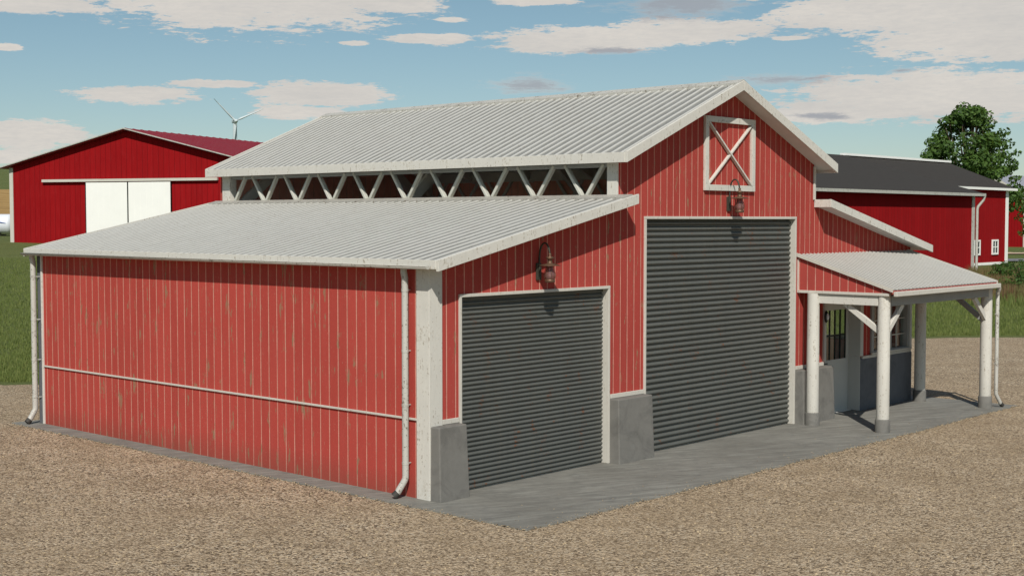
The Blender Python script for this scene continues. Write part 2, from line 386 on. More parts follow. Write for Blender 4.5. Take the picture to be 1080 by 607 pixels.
# ------------------------------------------------------------------ mesh builder
class MB:
    def __init__(s): s.v = []; s.f = []; s.sm = []
    def add(s, vs, fs, smooth=False):
        o = len(s.v); s.v += [tuple(p) for p in vs]; s.f += [tuple(i + o for i in f) for f in fs]; s.sm += [smooth] * len(fs); return s
    def hexa(s, p):   # 8 points: bottom 4, top 4
        return s.add(p, [(0, 3, 2, 1), (4, 5, 6, 7), (0, 1, 5, 4), (1, 2, 6, 5), (2, 3, 7, 6), (3, 0, 4, 7)])
    def box(s, x0, x1, y0, y1, z0, z1):
        return s.hexa([(x0, y0, z0), (x1, y0, z0), (x1, y1, z0), (x0, y1, z0), (x0, y0, z1), (x1, y0, z1), (x1, y1, z1), (x0, y1, z1)])
    def prism_y(s, poly, y0, y1):      # poly in (x, z), counter-clockwise seen from -y
        n = len(poly)
        vs = [(a, y0, b) for a, b in poly] + [(a, y1, b) for a, b in poly]
        fs = [tuple(range(n)), tuple(range(2 * n - 1, n - 1, -1))] + [(i, i + n, (i + 1) % n + n, (i + 1) % n) for i in range(n)]
        return s.add(vs, fs)
    def prism_x(s, poly, x0, x1):      # poly in (y, z)
        n = len(poly)
        vs = [(x0, a, b) for a, b in poly] + [(x1, a, b) for a, b in poly]
        fs = [tuple(range(n - 1, -1, -1)), tuple(range(n, 2 * n))] + [(i, (i + 1) % n, (i + 1) % n + n, i + n) for i in range(n)]
        return s.add(vs, fs)
    def bar(s, a, b, w, h, up=(0, 0, 1)):
        a = Vector(a); b = Vector(b); d = (b - a).normalized(); up = Vector(up)
        r = d.cross(up)
        if r.length < 1e-4: r = d.cross(Vector((1, 0, 0)))
        r.normalize(); u = r.cross(d)
        q = [(-w / 2, -h / 2), (w / 2, -h / 2), (w / 2, h / 2), (-w / 2, h / 2)]
        vs = [a + r * i + u * j for i, j in q] + [b + r * i + u * j for i, j in q]
        return s.add(vs, [(0, 1, 2, 3), (7, 6, 5, 4), (0, 4, 5, 1), (1, 5, 6, 2), (2, 6, 7, 3), (3, 7, 4, 0)])
    def tube(s, pts, rad, n=10, cap=True):
        pts = [Vector(p) for p in pts]; m = len(pts)
        if not isinstance(rad, (list, tuple)): rad = [rad] * m
        vs = []; ref = None
        for i, p in enumerate(pts):
            d = (pts[min(i + 1, m - 1)] - pts[max(i - 1, 0)]).normalized()
            if ref is None: ref = d.orthogonal().normalized()
            ref = (ref - d * ref.dot(d)).normalized(); b = d.cross(ref)
            for k in range(n):
                a = 2 * pi * k / n; vs.append(p + (ref * cos(a) + b * sin(a)) * rad[i])
        fs = [(i * n + k, i * n + (k + 1) % n, (i + 1) * n + (k + 1) % n, (i + 1) * n + k) for i in range(m - 1) for k in range(n)]
        s.add(vs, fs, True)
        if cap:
            s.add(vs[:n], [tuple(range(n - 1, -1, -1))]); s.add(vs[-n:], [tuple(range(n))])
        return s
    def lathe(s, c, prof, n=20, smooth=True):   # prof [(r, z)]
        vs = [(c[0] + r * cos(2 * pi * k / n), c[1] + r * sin(2 * pi * k / n), c[2] + z) for r, z in prof for k in range(n)]
        fs = [(i * n + k, i * n + (k + 1) % n, (i + 1) * n + (k + 1) % n, (i + 1) * n + k) for i in range(len(prof) - 1) for k in range(n)]
        return s.add(vs, fs, smooth)
    def build(s, name, mat, parent=None, bevel=0, label=None):
        me = bpy.data.meshes.new(name)
        off = Vector((0, 0, 0))
        root = parent
        chain = []
        while root is not None: chain.append(root); root = root.parent
        if chain: off = chain[-1]['_w'] if '_w' in chain[-1] else chain[-1].location; off = Vector(off)
        me.from_pydata([(p[0] - off.x, p[1] - off.y, p[2] - off.z) for p in s.v], [], s.f)
        me.polygons.foreach_set('use_smooth', s.sm); me.materials.append(M[mat]); me.update()
        o = bpy.data.objects.new(name, me); C.objects.link(o)
        if parent is not None: o.parent = parent
        if bevel:
            b = o.modifiers.new('bevel', 'BEVEL'); b.width = bevel; b.segments = 2; b.limit_method = 'ANGLE'; b.angle_limit = R(40)
        if label: o['label'] = label
        return o
def thing(name, loc, label, cat, group=None, rotz=0):
    o = bpy.data.objects.new(name, None); C.objects.link(o); o.location = loc; o.rotation_euler = (0, 0, rotz)
    o.empty_display_size = .3; o['label'] = label; o['category'] = cat
    if group: o['group'] = group
    return o
def tag(o, label, cat, group=None):
    o['label'] = label; o['category'] = cat
    if group: o['group'] = group
    return o
def struct(o): o['kind'] = 'structure'; return o
def stuff(o, label, cat): o['kind'] = 'stuff'; o['label'] = label; o['category'] = cat; return o

# ------------------------------------------------------------------ terrain
def sst(a, b, x):
    x = min(1, max(0, (x - a) / (b - a))); return x * x * (3 - 2 * x)
def lerp_tab(tab, r):
    for (r0, z0), (r1, z1) in zip(tab, tab[1:]):
        if r <= r1: return z0 + (z1 - z0) * sst(r0, r1, r) * .35 + (z1 - z0) * ((r - r0) / (r1 - r0)) * .65
    return tab[-1][1]
TA = [(0, 0), (24, 0), (86, 2.36), (120, 2.75), (250, 5.1), (400, 12.6), (740, 31), (1200, 34), (6000, 30)]
TB = [(0, 0), (90, 0), (240, .3), (500, 6), (900, 16), (6000, 22)]
def tz(x, y):
    r = hypot(x, y); a = math.degrees(atan2(x, y))
    w = sst(66, 46, a) if a > 0 else sst(-60, -20, a)
    if a > 0: w = 1 - sst(46, 66, a)
    n = 0
    if r > 130: n = (mnoise.noise(Vector((x * .0035, y * .0035, 1.3)))) * min(9, (r - 130) * .012)
    return lerp_tab(TA, r) * w + lerp_tab(TB, r) * (1 - w) + n
def sheet_polar(radii, na, a0=0, a1=360, dz=0.):
    vs = []; fs = []
    closed = a1 - a0 >= 360
    cols = na if closed else na + 1
    for r in radii:
        for k in range(cols):
            a = R(a0 + (a1 - a0) * k / na); x, y = r * sin(a), r * cos(a); vs.append((x, y, tz(x, y) + dz))
    for i in range(len(radii) - 1):
        for k in range(na):
            k2 = (k + 1) % cols if closed else k + 1
            fs.append((i * cols + k, i * cols + k2, (i + 1) * cols + k2, (i + 1) * cols + k)[::-1])
    return vs, fs
radii = [.5] + [6 + 3 * i for i in range(30)] + [96 * 1.085 ** i for i in range(1, 50)]
vs, fs = sheet_polar(radii, 144, dz=-.06)
g = MB().add(vs, fs, True); g.add([(vs[k][0], vs[k][1], vs[k][2]) for k in range(144)], [tuple(range(143, -1, -1))])
ground = struct(g.build('ground', 'grass_ground'))
vs, fs = sheet_polar([250, 275, 300, 330, 360, 395], 40, 14, 46, .25)
struct(MB().add(vs, fs, True).build('crop_field', 'crop_tan'))

# gravel yard: an irregular sheet over the flat ground
FH = Vector((0.7373, 0.6756, 0)); RH = Vector((0.6756, -0.7373, 0)); C0 = Vector((-12.696, -13.149, 0))
def edge_depth(s):   # far edge of the gravel, metres ahead of the photographer, at s metres to the side
    d = 32.6 + (45.2 - 32.6) * sst(-6, 9, s) + (s - 9) * .05 * (s > 9)
    return d + .45 * mnoise.noise(Vector((s * .35, 0, 0))) + .22 * mnoise.noise(Vector((s * 1.9, 5, 0)))
n = 220
front = []; 
g = MB(); vs = []; 
rows = [0, .25, .5, .75, .93, 1.0]
for i in range(n + 1):
    s = -45 + 90 * i / n
    dmax = edge_depth(s)
    for rr in rows:
        p = C0 + RH * s + FH * (-30 + (dmax + 30) * rr)
        vs.append((p.x, p.y, -.02 - (.05 if rr == 1.0 else 0)))
k = len(rows)
g.add(vs, [(i * k + j, (i + 1) * k + j, (i + 1) * k + j + 1, i * k + j + 1) for i in range(n) for j in range(k - 1)], True)
struct(g.build('gravel_yard', 'gravel'))
# concrete apron
def wob(x, y, a=.04): return a * mnoise.noise(Vector((x * 1.3, y * 1.3, 4))) + .03 * mnoise.noise(Vector((x * 6, y * 6, 9))) 
pts = []
def run(p, q, m):
    for i in range(m):
        f = i / m; x = p[0] + (q[0] - p[0]) * f; y = p[1] + (q[1] - p[1]) * f
        pts.append((x + wob(x, y), y + wob(y, x)))
run((-.40, -2.14), (14.80, -2.06), 200); run((14.80, -2.06), (14.55, 10.9), 60); run((14.55, 10.9), (-.36, 10.9), 30); run((-.36, 10.9), (-.40, -2.14), 170)
g = MB(); m_ = len(pts)
g.add([(x, y, -.10) for x, y in pts] + [(x, y, .0) for x, y in pts], [tuple(range(m_, 2 * m_))] + [(i, (i + 1) % m_, (i + 1) % m_ + m_, i + m_) for i in range(m_)])
struct(g.build('concrete_apron', 'slab_concrete'))

# ------------------------------------------------------------------ the barn
X1, X2, XM, XE = 4.114, 10.10, 7.107, 14.10      # nave walls, ridge, right end
L, OV = 10.50, .335
def zw(x): return 4.15 - (4.114 - x) * (4.15 - 3.235) / (4.114 + .16)      # wing roof top, left
def zwr(x): return zw(2 * XM - x)
def zn(x): return 6.13 - abs(x - XM) * (6.13 - 4.82) / (XM - 3.90)           # nave roof top
barn = thing('barn', (7.1, 5.2, 0), 'large weathered red barn with grey tin roofs, two dark roller doors and a white porch', 'barn')
T = .10
def wtop(x):
    if x < X1 - 1e-6: return zw(x) - .07
    if x <= X2 + 1e-6: return zn(x) - .07
    return zwr(x) - .07
g = MB()
def strip(x0, x1, zb, y0=0, y1=T, e=1e-5):
    g.prism_y([(x0, zb), (x1, zb), (x1, wtop(x1 - e)), (x0, wtop(x0 + e))], y0, y1)
for x0, x1, zb in [(0.04, .60, 1.06), (.60, 3.85, 2.75), (3.85, X1, 1.06), (X1, 4.82, 1.06), (4.82, XM, 3.83), (XM, 9.40, 3.83), (9.40, X2, 1.06), (X2, 10.56, 1.06),
                   (10.56, 11.87, 2.16), (11.87, 12.42, 1.06), (12.42, 13.98, 2.10), (13.98, XE, 1.06)]:
    strip(x0, x1, zb)
g.build('front_wall', 'red_siding', barn)
g = MB()
for x0, x1, zb in [(0, .6, 0), (.6, 3.8, 2.7), (3.8, X1, 0), (X1, 4.8, 0), (4.8, XM, 3.7), (XM, 9.4, 3.7), (9.4, X2, 0), (X2, XE, 0)]: strip(x0 + .0005, x1 - .0005, zb, L - T, L)  # doorways added in this unseen wall to let sky light inside
g.build('back_wall', 'red_siding', barn)
g = MB(); g.box(0, T, .23, L - .18, 0, zw(0) - .09); g.build('side_wall', 'side_siding', barn)
# right side wall with a window opening
g = MB(); ztr = zwr(XE) - .09
for y0, y1, z0, z1 in [(T, 1.2, 0, ztr), (1.2, 6.6, 0, 1.2), (1.2, 6.6, 1.95, ztr), (6.6, L - T, 0, ztr)]: g.box(XE - T, XE, y0, y1, z0, z1)
g.build('side_wall', 'red_siding', barn)
w = MB().box(XE - .06, XE + .03, 1.2, 6.6, 1.2, 1.27).box(XE - .06, XE + .03, 1.2, 6.6, 1.87, 1.95)
for k in range(7): yy = 1.2 + k * .9; w.box(XE - .055, XE + .025, max(1.2, yy - .03), min(6.6, yy + .03), 1.27, 1.87)
w = w.build('window', 'white_trim', barn); MB().box(XE - .03, XE - .022, 1.21, 6.59, 1.24, 1.9).build('pane', 'window_glass', w)
g = MB(); g.box(X2 - T, X2 - .002, T, L - T, 3.2, zn(X2) - .1); g.box(X2 - T, X2 - .002, 6.6, L - T, 0, 3.2)
g.build('inner_wall', 'red_siding', barn)

g = MB()
g.prism_y([(X1 + .02, 3.2), (X2 - T - .01, 3.2), (X2 - T - .01, zn(X2 - T) - .09), (XM, zn(XM) - .09), (X1 + .02, zn(X1) - .09)], L - T - .02, L - T - .002)
g.box(X2 - T - .02, X2 - T - .002, T, L - T - .03, 3.2, zn(X2) - .12)
g.box(XE - T - .02, XE - T - .002, .2, L - T - .05, .02, 1.19)
g.build('inner_lining', 'inner_red', barn)  # added sheets, coloured brighter to lift the dim interior
# foundations, piers
def pier(x0, x1, y0, y1, z1):
    c = .03
    MB().hexa([(x0, y0, -.02), (x1, y0, -.02), (x1, y1, -.02), (x0, y1, -.02), (x0 + c * .3, y0 + c, z1), (x1 - c, y0 + c, z1), (x1 - c, y1, z1), (x0 + c * .3, y1, z1)]).build('concrete_pier', 'pier_concrete', barn, .015)
pier(-.01, .56, -.22, .14, 1.01); pier(3.89, 4.81, -.22, .14, 1.01); pier(9.44, 10.60, -.22, .14, 1.01)
MB().box(11.88, XE + .03, -.05, .12, -.02, 1.03).build('wainscot', 'dark_concrete', barn, .012)
# white ledges between siding and piers
def part(name, mat, boxes, bevel=.004):
    g = MB()
    for b in boxes: g.box(*b)
    return g.build(name, mat, barn, bevel)
part('ledge_trim', 'white_trim', [(.225, .545, -.03, -.001, 1.014, 1.080)])
part('ledge_trim', 'white_trim', [(3.915, 4.765, -.03, -.001, 1.014, 1.080)])
part('ledge_trim', 'white_trim', [(9.465, 10.488, -.03, -.001, 1.014, 1.080)])
part('ledge_trim', 'white_trim', [(12.0, XE, -.045, -.001, 1.014, 1.080)])
# side rail
part('side_rail', 'white_trim', [(-.028, -.001, .23, L - .20, 1.072, 1.100)], .003)
# corner posts
part('corner_post', 'white_wood', [(-.03, .22, -.03, .225, 0, zw(0) - .10)], .006)
part('corner_post', 'white_wood', [(-.03, .15, L - .185, L - .135, 0, zw(0) - .10)], .006)
part('corner_post', 'dark_concrete', [(-.006, .15, L - .134, L + .03, 0, zw(0) - .10)], .006)  # dark strip filling the gap beside the back corner trim
part('corner_post', 'white_wood', [(XE - .06, XE + .04, -.04, .10, 1.09, zwr(XE) - .12)], .006)
part('corner_trim', 'white_trim', [(X2 - .045, X2 + .02, -.028, -.001, zwr(X2) + .03, zn(X2) - .1)])
# clerestory
part('clerestory_post', 'white_wood', [(X1 - .035, X1 - .001, -.006, .20, 4.10, zn(X1) - .09), (X1 - .0005, X1 + .12, .102, .20, 4.10, zn(X1) - .09)], .005)
part('clerestory_post', 'white_wood', [(X1 - .03, X1 + .14, L - .36, L - .1, 4.10, zn(X1) - .09)], .005)
part('clerestory_sill', 'white_trim', [(X1 - .02, X1 + .10, .20, L - .36, 4.02, 4.185)], .005)
part('top_plate', 'beam_grey', [(X1 + .0, X1 + .12, .2, L - .36, 4.63, 4.69)], .005)
for k in range(10):
    yc = .70 + 1.04 * k
    for sgn in (-1, 1):
        y1 = yc + sgn * .385
        if y1 > L - .3: continue
        a = Vector((X1 + .03, yc + sgn * .035, 4.16)); b = Vector((X1 + .03, y1, 4.66))
        d = (b - a).normalized()
        MB().bar(a - d * .03, b + d * .03, .055, .085, (1, 0, 0)).build('strut', 'strut_paint', barn, .012)
# inside of the nave: far plate and braces, rafters, trusses
part('top_plate', 'interior_timber', [(X2 - .26, X2 - .105, T, L - T, 4.66, 4.88)], .004)
for k in range(10):
    yc = .7 + 1.04 * k
    g = MB()
    for sgn in (-1, 1):
        g.bar((X2 - .14, yc, 4.2), (X2 - .14, yc + sgn * .385, 4.7), .06, .06, (1, 0, 0))
    g.build('inner_strut', 'interior_timber', barn)
part('inner_post', 'interior_timber', [(X2 - .3, X2 - .11, L - .3, L - T - .002, 0, 4.67)], .004)
for i, yy in enumerate([1.6, 3.4, 5.2, 7.0, 8.8, 10.25]):
    g = MB()
    for sg in (-1, 1):
        g.bar((XM + sg * 2.9, yy, zn(XM + 2.9) - .24), (XM, yy, 6.13 - .24), .08, .16)
    if i in (2, 5):
        for sg in (-1, 1): g.bar((XM + sg * 2.85, yy - .02, 3.95), (XM + sg * .9, yy - .02, 5.55), .10, .20)
    g.build('rafter', 'interior_timber', barn)
MB().box(T, XE - T, T + .03, L - T, .001, .012).build('floor', 'light_floor', barn)

# ---- roofs (corrugated sheets of real ribs)
def corr_sheet(p00, p10, along, n_dir, pitch, amp, thick, nrib_len, name, mat, parent=None, prof=None):
    """sheet whose ribs run p00 -> p10; ribs repeat along 'along' (vector)"""
    g = MB(); p00 = Vector(p00); p10 = Vector(p10); al = Vector(along); nrm = Vector(n_dir).normalized()
    nr = max(1, round(al.length / pitch)); prof = prof or [(0, 0), (.37, 0), (.43, 1), (.57, 1), (.63, 0)]
    st = [((i + u) / nr, h) for i in range(nr) for u, h in prof] + [(1.0, 0)]
    seg = nrib_len
    vs = []
    for f, h in st:
        for j in range(seg + 1):
            b = p00.lerp(p10, j / seg) + al * f
            jit = .004 * mnoise.noise(b * .9)
            vs.append(b + nrm * (h * amp + jit))
    m = seg + 1
    fs = [(i * m + j, i * m + j + 1, (i + 1) * m + j + 1, (i + 1) * m + j) for i in range(len(st) - 1) for j in range(seg)]
    # make normals point up
    a, b_, c = vs[fs[0][0]], vs[fs[0][1]], vs[fs[0][2]]
    if (b_ - a).cross(c - a).dot(nrm) < 0: fs = [f[::-1] for f in fs]
    g.add(vs, fs)
    o = g.build(name, mat, parent or barn)
    md = o.modifiers.new('solid', 'SOLIDIFY'); md.thickness = thick; md.offset = -1
    return o
Y0, Y1 = -OV, L + .17
def slope_roof(xa, xb, zf, name='roof', pitch=.125):
    n = Vector((-(zf(xb) - zf(xa)), 0, xb - xa)).normalized()
    if n.z < 0: n = -n
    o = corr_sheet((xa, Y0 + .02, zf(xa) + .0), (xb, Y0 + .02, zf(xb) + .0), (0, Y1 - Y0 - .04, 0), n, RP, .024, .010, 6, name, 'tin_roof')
    # boarding below
    g = MB(); dz = .03
    g.hexa([(xa, Y0 + .03, zf(xa) - .075), (xb, Y0 + .03, zf(xb) - .075), (xb, Y1 - .03, zf(xb) - .075), (xa, Y1 - .03, zf(xa) - .075),
            (xa, Y0 + .03, zf(xa) - dz), (xb, Y0 + .03, zf(xb) - dz), (xb, Y1 - .03, zf(xb) - dz), (xa, Y1 - .03, zf(xa) - dz)])
    g.build('roof_boarding', 'interior_timber', barn)
    return o
zn_ = lambda x: zn(x)
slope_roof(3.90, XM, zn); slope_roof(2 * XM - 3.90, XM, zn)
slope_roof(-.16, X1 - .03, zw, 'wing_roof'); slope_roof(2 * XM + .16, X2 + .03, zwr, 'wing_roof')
def fascia(xa, xb, zf, up, h, y0, name='fascia'):
    g = MB(); g.hexa([(xa, y0 - .03, zf(xa) + up - h), (xb, y0 - .03, zf(xb) + up - h), (xb, y0 + .015, zf(xb) + up - h), (xa, y0 + .015, zf(xa) + up - h),
                      (xa, y0 - .03, zf(xa) + up), (xb, y0 - .03, zf(xb) + up), (xb, y0 + .015, zf(xb) + up), (xa, y0 + .015, zf(xa) + up)])
    return g.build(name, 'white_wood', barn, .004)
for yy in (Y0, Y1 + .015):
    fascia(3.87, XM - .001, zn, .045, .17, yy); fascia(XM + .001, 2 * XM - 3.87, zn, .045, .17, yy)
    fascia(-.18, X1 + (.06 if yy < 0 else 0), zw, .04, .15, yy); fascia(X2 - (.0), 2 * XM + .18, zwr, .04, .15, yy)
# inner ends of the wing fascias (box ends reaching back to the wall)
part('fascia_return', 'white_wood', [(X1 - .02, X1 + .058, Y0 + .017, -.002, zw(X1) - .11, zw(X1) + .035)])
part('fascia_return', 'white_wood', [(X2 + .002, X2 + .05, Y0 + .017, -.002, zwr(X2) - .11, zwr(X2) + .035)])
# eave boards along the sides
part('eave_board', 'white_wood', [(3.86, 3.895, Y0 + .016, Y1 - .02, zn(3.9) - .135, zn(3.9) + .022)])
part('eave_board', 'white_wood', [(2 * XM - 3.895, 2 * XM - 3.86, Y0 + .016, Y1 - .02, zn(3.9) - .135, zn(3.9) + .022)])
g = MB()
for sg in (-1, 1):
    g.hexa([(XM, Y0 - .02, 6.12), (XM + sg * .15, Y0 - .02, 6.06), (XM + sg * .15, Y1 + .02, 6.06), (XM, Y1 + .02, 6.12),
            (XM, Y0 - .02, 6.19), (XM + sg * .15, Y0 - .02, 6.125), (XM + sg * .15, Y1 + .02, 6.125), (XM, Y1 + .02, 6.19)])
g.build('ridge_cap', 'gutter_metal', barn)
# flashing where the wing roofs meet the clerestory
g = MB(); g.hexa([(X1 - .20, Y0 + .03, zw(X1 - .2) + .002), (X1 - .03, Y0 + .03, zw(X1 - .03) + .002), (X1 - .03, Y1 - .03, zw(X1 - .03) + .002), (X1 - .20, Y1 - .03, zw(X1 - .2) + .002),
                  (X1 - .20, Y0 + .03, zw(X1 - .2) + .042), (X1 - .03, Y0 + .03, zw(X1 - .03) + .055), (X1 - .03, Y1 - .03, zw(X1 - .03) + .055), (X1 - .20, Y1 - .03, zw(X1 - .2) + .042)])
g.build('flashing', 'flashing_tin', barn)

# gutters and downpipes
def gutter(p, q, w=.10, parent=None, name='gutter', mat='gutter_metal', up=(0, 0, 1), rad=.05):
    p = Vector(p); q = Vector(q); d = (q - p).normalized(); r = d.cross(Vector((0, 0, 1))).normalized()
    prof = []
    for k in range(9):
        a = pi + pi * k / 8; prof.append((cos(a) * rad, sin(a) * rad))
    prof = [(-rad - .008, .004)] + prof + [(rad + .008, .004)]
    vs = [p + r * a + Vector((0, 0, b)) for a, b in prof] + [q + r * a + Vector((0, 0, b)) for a, b in prof]; n = len(prof)
    g = MB().add(vs, [(i, i + 1, i + 1 + n, i + n) for i in range(n - 1)], True)
    g.add([vs[i] for i in range(n)], [tuple(range(n))]); g.add([vs[i + n] for i in range(n)], [tuple(range(n))])
    o = g.build(name, mat, parent or barn); md = o.modifiers.new('solid', 'SOLIDIFY'); md.thickness = .005
    return o
def downpipe(x, y, ztop, out, kick, parent=None, side=1, brackets=(2.85, 2.0, 1.25, .45), wallx=-.03, rad=.042, gx=None, bdir=(1, 0, 0)):
    parent = parent or barn
    gx = gx or (x - .06, y)
    k = Vector(kick)
    pts = [(gx[0], gx[1], ztop), (gx[0], gx[1], ztop - .05), (x, y, ztop - .13), (x, y, ztop - .2), (x, y, .36), (x, y, .28)]
    e = Vector((x, y, .28)) + k * .16 + Vector((0, 0, -.22)); pts += [tuple(Vector((x, y, .28)) + k * .02 + Vector((0, 0, -.04))), tuple(e)]
    o = MB().tube(pts, rad, 12).build('downpipe', 'gutter_metal', parent)
    e2 = e + k * .05 + Vector((0, 0, -.03))
    MB().tube([e - k * .02 + Vector((0, 0, .02)), e2], rad + .006, 12).build('spout', 'dark_pipe', o)
    for z in brackets:
        c = Vector((x, y, z)); b = MB().tube([c - Vector((0, 0, .018)), c + Vector((0, 0, .018))], rad + .004, 12)
        b.bar(c, c + Vector(bdir) * .12, .014, .014); b.build('bracket', 'gutter_metal', o)
    return o
part('eave_board', 'white_wood', [(-.192, -.164, Y0 + .016, Y1 - .002, zw(-.16) - .085, zw(-.16) + .036)])
gutter((-.245, Y0 + .10, zw(-.16) - .045), (-.245, Y1 - .06, zw(-.16) - .045), rad=.04)
downpipe(-.10, .37, zw(-.16) - .09, None, (-.62, .45, 0), gx=(-.12, .37), bdir=(1, .0, 0), brackets=(2.85, 2.02, 1.28, .48), rad=.046)
downpipe(-.10, L + .0, zw(-.16) - .09, None, (-.8, .05, 0), gx=(-.12, L), bdir=(.8, -.6, 0), brackets=(2.75, 1.95, 1.2, .5), rad=.052)

# ---- roller doors, recessed behind white frames
def roller_door(x0, x1, zt, label):
    n = 42; p = (zt + .05) / n; yb = .115; dep = p * .50
    prof = []
    for i in range(n):
        for f, h in [(0, 0), (.14, .05), (.26, .62), (.38, .92), (.54, 1.0), (.70, .90), (.82, .58), (.92, .05)]:
            prof.append((yb - h * dep, .012 + (i + f) * p))
    prof.append((yb, .012 + n * p))
    xs = [x0 - .02, x1 + .02]; m = len(prof)
    vs = [(x, a, b) for x in xs for a, b in prof]
    g = MB().add(vs, [(i, i + m, i + 1 + m, i + 1) for i in range(m - 1)], False)
    g.box(x0 - .02, x1 + .02, yb + .001, yb + .02, .012, zt + .05)
    o = g.build('roller_door', 'roller_steel', barn, label=label)
    return o
def door_frame(x0, x1, zt):
    w = .045
    g = MB().box(x0 - w, x0 + .0, -.028, .14, .002, zt).box(x1, x1 + w, -.028, .14, .002, zt).box(x0 - w, x1 + w, -.030, .14, zt + .001, zt + w)
    return g.build('door_frame', 'white_trim', barn, .004)
roller_door(.60, 3.85, 2.74, 'smaller dark grey roller door with rust specks'); door_frame(.604, 3.846, 2.735)
roller_door(4.825, 9.40, 3.82, 'tall dark grey roller door with rust specks'); door_frame(4.825, 9.395, 3.815)

# ---- loft hatch
hx0, hx1, hz0, hz1 = 6.43, 7.97, 4.30, 5.56; w = .10
g = MB().box(hx0, hx1, -.055, -.002, hz0, hz0 + w).box(hx0, hx1, -.055, -.002, hz1 - w, hz1).box(hx0, hx0 + w, -.054, -.002, hz0 + w, hz1 - w).box(hx1 - w, hx1, -.054, -.002, hz0 + w, hz1 - w)
hatch = g.build('loft_hatch', 'white_wood', barn, .004)
MB().bar((hx0 + w, -.022, hz0 + w), (hx1 - w, -.022, hz1 - w), .03, .06, (0, -1, 0)).build('cross_brace', 'white_wood', hatch, .003)
MB().bar((hx0 + w, -.034, hz1 - w), (hx1 - w, -.034, hz0 + w), .03, .06, (0, -1, 0)).build('cross_brace', 'white_wood', hatch, .003)

# ---- man door
g = MB().box(11.861, 11.985, -.062, .215, 1.09, 2.36).box(11.861, 11.875, -.055, .22, 0.002, 1.088).box(10.49, 10.566, -.034, .215, 1.09, 2.154).box(10.49, 11.860, -.034, .215, 2.155, 2.24)
g.build('entrance_frame', 'door_white', barn, .004)
g = MB(); dx0, dx1, dy0, dy1 = 10.57, 11.865, .2, .245
gx0, gx1, gz0, gz1 = 10.93, 11.76, 1.05, 2.03
dx1 = 11.858; g.box(dx0, dx1, dy0, dy1, .01, gz0).box(dx0, dx1, dy0, dy1, gz1, 2.155).box(dx0, gx0, dy0, dy1, gz0, gz1).box(gx1, dx1, dy0, dy1, gz0, gz1)
door = g.build('entrance_door', 'door_white', barn, .003)
g = MB()
for k in range(5):
    xx = gx0 + (gx1 - gx0) * k / 4; g.box(xx - .010, xx + .010, dy0 + .008, dy1 - .005, gz0, gz1)
g.box(gx0, gx1, dy0 + .01, dy1 - .007, gz0 + .46, gz0 + .49)
g.build('glazing_bar', 'dark_iron', door)
MB().box(gx0, gx1, dy0 + .02, dy0 + .026, gz0, gz1).build('pane', 'window_glass', door)
MB().tube([(10.78, .2, 1.0), (10.78, .14, 1.0), (10.86, .13, 1.0), (10.90, .13, 1.0)], .012, 8).build('handle', 'dark_iron', door)
MB().box(10.80, 11.76, .192, .1995, .16, .80).build('door_panel', 'door_white', door, .003)
# ---- window beside the door
wx0, wx1, wz0, wz1 = 12.42, 13.98, 1.09, 2.10
g = MB().box(wx0 - .05, wx0 + .05, -.04, .12, wz0, wz1 + .05).box(wx1 - .05, wx1 + .05, -.04, .12, wz0, wz1 + .05).box(wx0 + .05, wx1 - .05, -.04, .12, wz1 - .04, wz1 + .05).box(wx0 + .05, wx1 - .05, -.038, .12, wz0, wz0 + .06).box(13.16, 13.24, -.036, .11, wz0 + .06, wz1 - .04)
win = g.build('window', 'beam_grey', barn, .004)
MB().box(wx0 - .09, wx1 + .09, -.08, -.046, wz0 - .002, wz0 + .035).build('sill', 'white_trim', win, .003)
g = MB()
for xx in (12.82, 13.58): g.box(xx - .012, xx + .012, .02, .05, wz0 + .06, wz1 - .04)
for zz in (1.42, 1.75): g.box(wx0 + .05, wx1 - .05, .024, .046, zz - .012, zz + .012)
g.build('glazing_bar', 'white_trim', win)
MB().box(wx0 + .05, wx1 - .05, .055, .061, wz0 + .06, wz1 - .04).build('pane', 'window_glass', win)

# ---- porch
PX0, PX1, PYB, PYF = 9.56, 13.86, -.30, -1.70
def zp(y): return 3.16 + (y) * (3.16 - 2.56) / 1.93          # roof top surface, y negative outwards
nrm = Vector((0, -(zp(0) - zp(-1)), 1)).normalized()
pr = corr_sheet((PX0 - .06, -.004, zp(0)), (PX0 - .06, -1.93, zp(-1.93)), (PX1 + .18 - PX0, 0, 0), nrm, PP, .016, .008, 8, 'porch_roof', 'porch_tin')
g = MB(); g.prism_x([(-.004, zp(0) - .065), (-1.90, zp(-1.90) - .065), (-1.90, zp(-1.90) - .02), (-.004, zp(0) - .02)], PX0 - .05, PX1 + .11); g.build('porch_boarding', 'porch_red', barn)
for xx in (PX0 - .075, PX1 + .125):
    g = MB(); g.prism_x([(-.002, zp(0) - .035), (-1.94, zp(-1.94) - .035), (-1.94, zp(-1.94) + .03), (-.002, zp(0) + .03)], xx - .012, xx + .012); g.build('porch_verge', 'white_trim', barn)
for k, xx in enumerate((PX0 - .03, PX1 + .06)):
    g = MB(); g.prism_x([(-.002, 2.50), (-1.84, 2.50), (-1.84, zp(-1.84) - .066), (-.002, zp(0) - .066)], xx, xx + .03); g.build('porch_gable', 'porch_red', barn)
    part('porch_gable_trim', 'white_trim', [(xx - .02, xx + .05, -1.85, -.03, 2.45, 2.50)]); part('porch_gable_trim', 'white_trim', [(xx - .018, xx + .048, -.03, -.001, 2.45, zp(0) - .07)])
part('porch_fascia', 'porch_red', [(PX0 - .04, PX1 + .11, -1.925, -1.905, zp(-1.92) - .075, zp(-1.92) - .006)])
part('porch_beam', 'white_wood', [(9.55, 9.68, -1.62, -.42, 2.27, 2.445)])
part('porch_beam', 'white_wood', [(13.97, 14.11, -1.62, -.36, 2.27, 2.445)])
